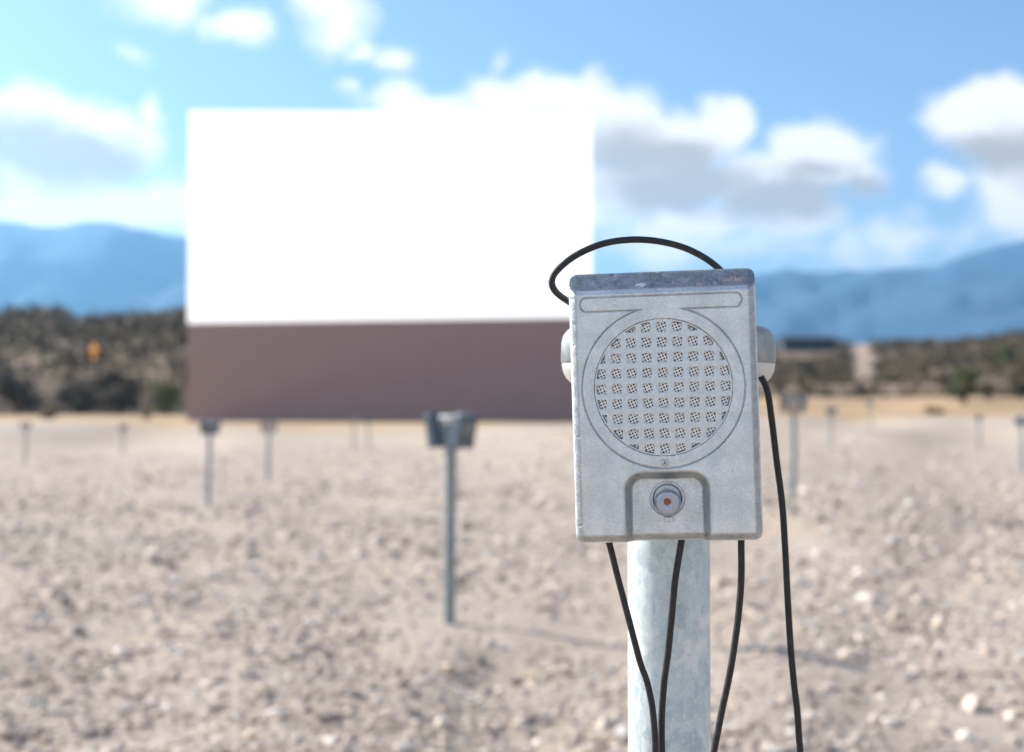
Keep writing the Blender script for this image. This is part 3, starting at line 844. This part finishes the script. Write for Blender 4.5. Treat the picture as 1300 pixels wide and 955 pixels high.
# ------------------------------------------------------------------ speaker posts
def make_post(top, buried=.4, steel=None):
    steel = steel or M_GALV
    """galvanised pole with a capped lamp head; origin at the ground"""
    root = empty('speaker_post')
    bm = bmesh.new(); rp = .0313
    add_lathe(bm, [(rp, -buried), (rp, 0), (rp, top * .5), (rp, top - .07), (rp, top - .0485)], 40)
    from_bm('pole', bm, steel, root, True)
    s = 1.08 / FPX
    ov = 53.5 * s                                        # straight half length of the oblong head
    bm = bmesh.new()
    add_lathe(bm, [(83 * s * .985, top - .0295), (83.5 * s, top - .0285), (83 * s, top - .014), (80.5 * s, top - .0085), (75 * s, top - .0042), (66 * s, top - .0014), (55 * s, top - .0002), (3 * s, top)], 56, None, 1, .72, ov)
    from_bm('metal_cap', bm, M_CAP if steel is M_GALV else steel, root, True)
    bm = bmesh.new()
    add_lathe(bm, [(40 * s, top - .0505), (57 * s, top - .0500), (68 * s, top - .0465), (77 * s, top - .041), (81 * s, top - .036), (82.5 * s, top - .0300)], 56, None, 1, .72, ov)
    from_bm('lamp_lens', bm, M_OPAL, root, True)
    return root
HP = at(849.0, 700, 1.085)
HEAD_TOP = at(850, 412, 1.085).z
BASE = gz(HP.x, HP.y)
post0 = make_post(HEAD_TOP - BASE)
post0.location = (HP.x, HP.y, BASE)
tag(post0, 'thick galvanised speaker post with lamp cup head, nearest and sharp', 'speaker post', 'speaker posts')

# background posts: px, distance, head offset, yaw, head height
POSTS = [(571, 7.68, 1.125, -42, 'nearest blurred speaker post, left of the big sharp speaker', 'nearest blurred post, left of the sharp speaker'),
         (265, 18.8, 1.10, 62, 'blurred speaker post in front of the lower left corner of the screen', 'post before the lower left corner of the screen'),
         (341, 25.2, 1.06, 8, 'blurred speaker post with T-shaped head under the left third of the screen', 'T-headed post under the left third of the screen'),
         (33, 38.0, 1.08, 15, 'small blurred speaker post before the dark trees near the left edge', 'small post near the left edge'),
         (156, 49.0, 1.05, 70, 'thin faint speaker post before the darkest tree at left', 'thin faint post before the darkest tree'),
         (450, 46.0, 1.08, 20, 'left one of two small far posts standing close together under the screen', 'left one of the close pair of far posts'),
         (468, 47.5, 1.06, 75, 'right one of two small far posts standing close together under the screen', 'right one of the close pair of far posts'),
         (1007, 15.3, 1.10, -20, 'blurred speaker post just right of the long hanging cable', 'post just right of the long hanging cable'),
         (1055, 38.0, 1.08, 10, 'small far post right of the blurred post beside the cable', 'small far post beside the dirt field at right'),
         (1105, 56.0, 1.10, 40, 'faintest far post below the pale dirt track', 'faintest far post below the dirt track'),
         (1243, 43.0, 1.06, 65, 'small far post right of the tall dark green shrub', 'small far post by the tall green shrub'),
         (1298, 27.0, 1.08, 30, 'blurred speaker post cut by the right edge of the picture', 'post cut by the right picture edge')]
post_far = make_post(1.06, .5, M_GALV_DARK)
SMALL = small_speaker_mesh()
def hang(root_mat, side, lean, full, label):
    """hang one speaker on the left or right end of a post head"""
    if full:
        o = copy_tree(SPK)
        for ch in o.children:
            if ch.name.split('.')[0] in ('body', 'grille'):
                ch.material_slots[0].link = 'OBJECT'; ch.material_slots[0].material = M_CAST_DARK
    else:
        o = bpy.data.objects.new('drive_in_speaker', SMALL); COL.objects.link(o)
    tag(o, label, 'speaker', 'drive-in speakers')
    off = Vector((side * .112, 0, 0)); back = Matrix.Rotation(R(90 * side), 4, 'Z')   # front faces outwards
    m = root_mat @ Matrix.Translation(off) @ back @ Matrix.Rotation(R(lean), 4, 'X')
    o.matrix_world = m
    return o
for i, (px, dist, top, yaw, lab, short) in enumerate(POSTS):
    p = post_far if i == 0 else copy_tree(post_far)
    x = at(px, 560, dist).x; z = gz(x, dist)
    dz = top - 1.06
    p.location = (x, dist, z + dz); e_ = Euler((R(random.uniform(-1.1, 1.1)), R(random.uniform(-1.1, 1.1) if i else .4), R(yaw))); p.rotation_euler = e_
    tag(p, lab, 'speaker post', 'speaker posts')
    base = Matrix.Translation((x, dist, z + dz)) @ e_.to_matrix().to_4x4() @ Matrix.Translation((0, 0, 1.06 - .182))
    for side, wd in ((-1, 'left'), (1, 'right')):
        hang(base, side, 11, i == 0, f'{wd} speaker on the {short}')

# ------------------------------------------------------------------ cables of the nearest post
def cable(label, pts, rad, name='speaker_cable'):
    bm = bmesh.new(); add_tube(bm, catmull([at(*p) if len(p) == 3 else Vector(p[:3]) for p in pts], 12), rad)
    o = from_bm(name, bm, M_CABLE, None, True)
    return tag(o, label, 'cable', 'black cables of the nearest post')
G = lambda x, y, z: (x, y, z + BASE, 0)
cable('black cable arching over the top of the sharp grey speaker',
      [(940, 385, 1.035), (926, 357, 1.04), (904, 334, 1.035), (872, 316, 1.03), (836, 306.5, 1.025), (800, 304.5, 1.02), (764, 310, 1.02), (730, 325, 1.02), (707, 344, 1.02), (700.5, 358, 1.02), (706, 371, 1.022), (722, 383, 1.03), (748, 398, 1.036), (775, 410, 1.04)], .00245)
cable('black cable leaving the left underside of the sharp speaker and crossing the post',
      [(766, 668, 1.0), (774, 692, 1.0), (783, 728, 1.0), (794, 770, 1.0), (805, 812, 1.0), (813, 842, 1.0), (822, 868, 1.0), (829, 905, 1.0), (832, 960, 1.0), (828, 1060, 1.0), (820, 1300, 1.01), G(.10, 1.0, .30), G(.07, .99, .05), G(.0, 1.03, .012)], .0023)
cable('black cable hanging straight down in front of the galvanised post',
      [(868, 672, .995), (864, 694, .995), (857, 738, .996), (853, 780, 1.0), (848, 830, 1.006), (843, 868, 1.008), (840, 920, 1.01), (842, 1000, 1.012), (850, 1150, 1.015), G(.10, 1.02, .35), G(.13, .98, .06), G(.2, .98, .012)], .0024)
cable('black cable hanging from the right underside of the sharp speaker beside the post',
      [(941, 668, 1.0), (941, 692, 1.0), (941, 735, 1.0), (937, 785, 1.0), (930, 835, 1.0), (924, 868, 1.0), (914, 915, 1.0), (900, 1000, 1.0), (890, 1150, 1.01), G(.16, 1.02, .35), G(.18, .99, .05), G(.26, 1.02, .012)], .0024)
cable('long black cable hanging from the lamp cup at the right of the sharp speaker',
      [(966, 478, 1.06), (974, 496, 1.06), (980, 535, 1.06), (986, 585, 1.06), (993, 640, 1.06), (997, 700, 1.06), (1000, 760, 1.06), (1004, 825, 1.06), (1008, 868, 1.06), (1014, 930, 1.06), (1020, 1100, 1.06), G(.23, 1.07, .4), G(.25, 1.08, .06), G(.33, 1.1, .012)], .00245)

# ------------------------------------------------------------------ far small things
def make_sign():
    r_, dist = ray(119, 446), 170.0
    # walk out along the line of sight until the slope is about 2.6 m below it
    for dd in np.arange(135, 320, 1.0):
        p = at(119, 446, dd)
        if p.z - float(hz(p.x, p.y)[0]) < 2.4: break
    zb = float(hz(p.x, p.y)[0])
    root = empty('warning_sign', (p.x, p.y, zb), (0, 0, R(-40))); tag(root, 'bright orange yellow diamond road sign on the brushy left hillside', 'road sign')
    hgt = p.z - zb
    bm = bmesh.new(); add_box(bm, (0, .06, hgt / 2), (.09, .09, hgt + .6)); from_bm('sign_post', bm, M_GALV, root)
    s = 23 * p.y / FPX / 1.414
    bm = bmesh.new(); add_box(bm, (0, 0, 0), (s, .03, s), Matrix.Translation((0, -.02, hgt)) @ Matrix.Rotation(R(45), 4, 'Y'), .004)
    from_bm('sign_plate', bm, plain("orange_yellow_sign_paint", (1.0, .36, .0), .5, 0, 1, .05, 0), root)
make_sign()
def make_shed():
    dist = 300.0
    c = at(1024, 437, dist); zb = float(hz(c.x, c.y)[0]) - .5
    top = at(1024, 426.5, dist).z
    root = empty('long_shed', (c.x, c.y, zb)); tag(root, 'long low dark shed on the ridge right of the speaker', 'building')
    W = 66 * dist / FPX; h = top - zb
    mw = plain("dark_slate_wall", (.045, .06, .085), .8, 0, .8, .2, 0); mr = plain("dark_roof_sheet", (.05, .065, .09), .55, .3, .8, .2, 0)
    bm = bmesh.new(); add_box(bm, (0, 0, (h - .9) / 2), (W, 6, h - .9)); from_bm('wall', bm, mw, root)
    bm = bmesh.new()
    ov, y2 = .4, 3.5
    P = [(-W / 2 - ov, -y2, h - .88), (W / 2 + ov, -y2, h - .88), (W / 2 + ov, 0, h), (-W / 2 - ov, 0, h), (-W / 2 - ov, y2, h - .88), (W / 2 + ov, y2, h - .88)]
    v = [bm.verts.new(p) for p in P] + [bm.verts.new((p[0], p[1], p[2] + .14)) for p in P]
    for q in ((0, 1, 2, 3), (3, 2, 5, 4), (9, 8, 7, 6), (10, 11, 8, 9), (0, 6, 7, 1), (4, 5, 11, 10), (0, 3, 9, 6), (3, 4, 10, 9), (1, 7, 8, 2), (2, 8, 11, 5)):
        bm.faces.new([v[k] for k in q])
    from_bm('roof', bm, mr, root)
    mg = plain("dark_window_glass", (.02, .025, .03), .15, 0, 1, .1, 0)
    for k in range(4):
        bm = bmesh.new(); add_box(bm, (-W / 2 + W * (k + .5) / 4, -3.0, (h - .9) * .58), (1.4, .12, .9)); from_bm('window', bm, mg, root)
make_shed()

# ------------------------------------------------------------------ haze
def make_haze():
    zt, zb = 740.0, -9.5
    bm = bmesh.new(); add_box(bm, (0, 2000, (zt + zb) / 2), (24000, 24000, zt - zb))
    m = bpy.data.materials.new("haze_air"); m.use_nodes = True; g = NG(m.node_tree); g.n.remove(g.n['Principled BSDF'])
    v = g.new('ShaderNodeVolumePrincipled'); v.inputs['Color'].default_value = (.26, .60, 1.0, 1); v.inputs['Density'].default_value = .000135
    v.inputs['Anisotropy'].default_value = .6
    g.l.new(v.outputs[0], g.n['Material Output'].inputs['Volume'])
    m.cycles.homogeneous_volume = True
    o = from_bm('haze', bm, m); tag(o, 'thin blue haze over the valley before the mountains', 'haze', kind='stuff')
make_haze()
